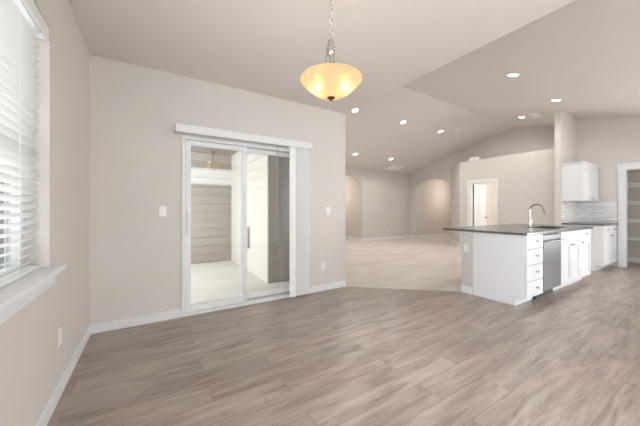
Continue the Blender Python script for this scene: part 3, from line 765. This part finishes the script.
# ceiling vents
def vent(x, y, w_, l_, n_, label):
    o = thing('ceiling_vent', (x, y, vz(y))); WORLD[o.name] = Vector((0, 0, 0)); o.rotation_euler = (slope_rot(y), 0, 0)
    m = MB(); f = .03
    m.box(-w_/2, w_/2, -l_/2, -l_/2+f, -.028, -.001).box(-w_/2, w_/2, l_/2-f, l_/2, -.028, -.001).box(-w_/2, -w_/2+f, -l_/2+f, l_/2-f, -.028, -.001).box(w_/2-f, w_/2, -l_/2+f, l_/2-f, -.028, -.001)
    m.build('frame', M['ventm'], o)
    m = MB()
    for i in range(n_):
        yy = -l_/2+f+(i+.5)*(l_-2*f)/n_
        m.prism('x', [(yy-.011, -.008), (yy-.011, -.005), (yy+.009, -.010), (yy+.009, -.013)], -w_/2+f, w_/2-f)
    m.build('louvres', M['ventm'], o)
    B(-w_/2+f, w_/2-f, -l_/2+f, l_/2-f, -.0022, -.001).build('backing', M['dark'], o)
    return tag(o, label, 'ceiling vent')
vent(8.12, 7.52, .62, .46, 14, 'large square white return air vent on the low end of the sloped ceiling')
vent(7.85, 2.80, .34, .16, 6, 'small rectangular white vent on the ceiling beyond the kitchen lights')

# ---------------------------------------------------------------- pendant
PX, PY_, PZB = 1.01, 1.49, 1.957
pd = thing('pendant_light', (PX, PY_, PZB), 'lit amber glass bowl pendant hanging by a nickel chain from the dining ceiling', 'pendant light')
outer = []
RB, HB = .200, .112
N = 16
for k in range(N+1):
    a = k/N*PI/2; outer.append((RB*math.sin(a), HB*math.sin(a)**2.0))
outer = [(RB*k/N, HB*(k/N)**2.1) for k in range(N+1)]
prof = [(r, z) for r, z in outer]+[(RB+.004, HB+.006), (RB+.002, HB+.012), (RB-.006, HB+.010)]+[(max(0, r-.006), z+.007) for r, z in outer[::-1][1:]]
prof[-1] = (0, prof[-1][1])
MB().lathe(prof, (PX, PY_, PZB), 56).build('glass_bowl', M['bowl'], pd, smooth=True)
MB().lathe([(0, -.022), (.006, -.020), (.007, -.012), (.016, -.008), (.027, .0), (.024, .006), (0, .006)], (PX, PY_, PZB), 24).build('finial', M['bronze'], pd, smooth=True)
# stem hub and arms
hz = PZB+.31
MB().cyl((PX, PY_, PZB+.012), (PX, PY_, hz), .006).build('stem', M['chrome'], pd, smooth=True)
MB().lathe([(0, -.03), (.018, -.03), (.026, -.015), (.026, .005), (.030, .010), (.030, .022), (.022, .028), (.022, .065), (.012, .075), (.006, .085), (0, .085)], (PX, PY_, hz), 28).build('hub', M['chrome'], pd, smooth=True)
for k in range(3):
    a = k*2*PI/3+.5; ca, sa = math.cos(a), math.sin(a)
    m = MB().tube([(PX+.024*ca, PY_+.024*sa, hz+.0), (PX+.033*ca, PY_+.033*sa, hz-.03), (PX+.036*ca, PY_+.036*sa, hz-.09), (PX+.033*ca, PY_+.033*sa, PZB+.12)], .0035, 8)
    m.build('rod', M['chrome'], pd, smooth=True)
for k in range(2):
    a = k*PI-.55; ca, sa = math.cos(a), math.sin(a)
    bc = (PX+.088*ca, PY_+.088*sa, PZB+.130)
    b_ = MB().lathe([(0, -.045), (.018, -.04), (.028, -.022), (.028, -.008), (.016, .015), (.013, .03), (0, .03)], bc, 20).build('bulb', mat('frosted_bulb_%d' % k, (255, 245, 225), .4, emit=(255, 232, 196), estr=4), pd, smooth=True)
    MB().tube([(PX, PY_, PZB+.17), (PX+.05*ca, PY_+.05*sa, PZB+.165), (bc[0], bc[1], bc[2]+.03)], .006, 8).build('socket_arm', M['chrome'], pd, smooth=True)
    l = bpy.data.lights.new('pendant_bulb_lamp', 'POINT'); l.energy = .4; l.color = (1, .84, .64); l.shadow_soft_size = .03
    lo = bpy.data.objects.new('pendant_bulb_lamp', l); C.objects.link(lo); lo.parent = pd; lo.location = Vector(bc)-Vector((PX, PY_, PZB))+Vector((0, 0, -.056))
# loop and chain
m = MB(); z = hz+.085
m.tube([(PX+.010*math.cos(t*PI/6), PY_, z+.012+.012*math.sin(t*PI/6)) for t in range(12)], .0025, 8, closed=True)
m.build('loop', M['chrome'], pd, smooth=True)
z += .022; m = MB(); i = 0
while z < CZ-.05:
    pts = []
    for t in range(16):
        a = t*PI/8; r_ = .011*math.cos(a); zz = .021*math.sin(a)
        pts.append((PX+(r_ if i % 2 else 0), PY_+(0 if i % 2 else r_), z+.015+zz))
    m.tube(pts, .0027, 6, closed=True); z += .034; i += 1
m.build('chain', M['chrome'], pd, smooth=True)
m = MB(); pts = []
for k in range(60):
    t = k/59; pts.append((PX+.006*math.sin(t*40), PY_+.006*math.cos(t*40), hz+.09+t*(CZ-.03-hz-.09)))
m.tube(pts, .0017, 6).build('power_cord', M['plate'], pd, smooth=True)
MB().lathe([(0, -.03), (.03, -.028), (.06, -.012), (.065, -.001), (0, -.001)], (PX, PY_, CZ), 32).build('canopy', M['chrome'], pd, smooth=True)
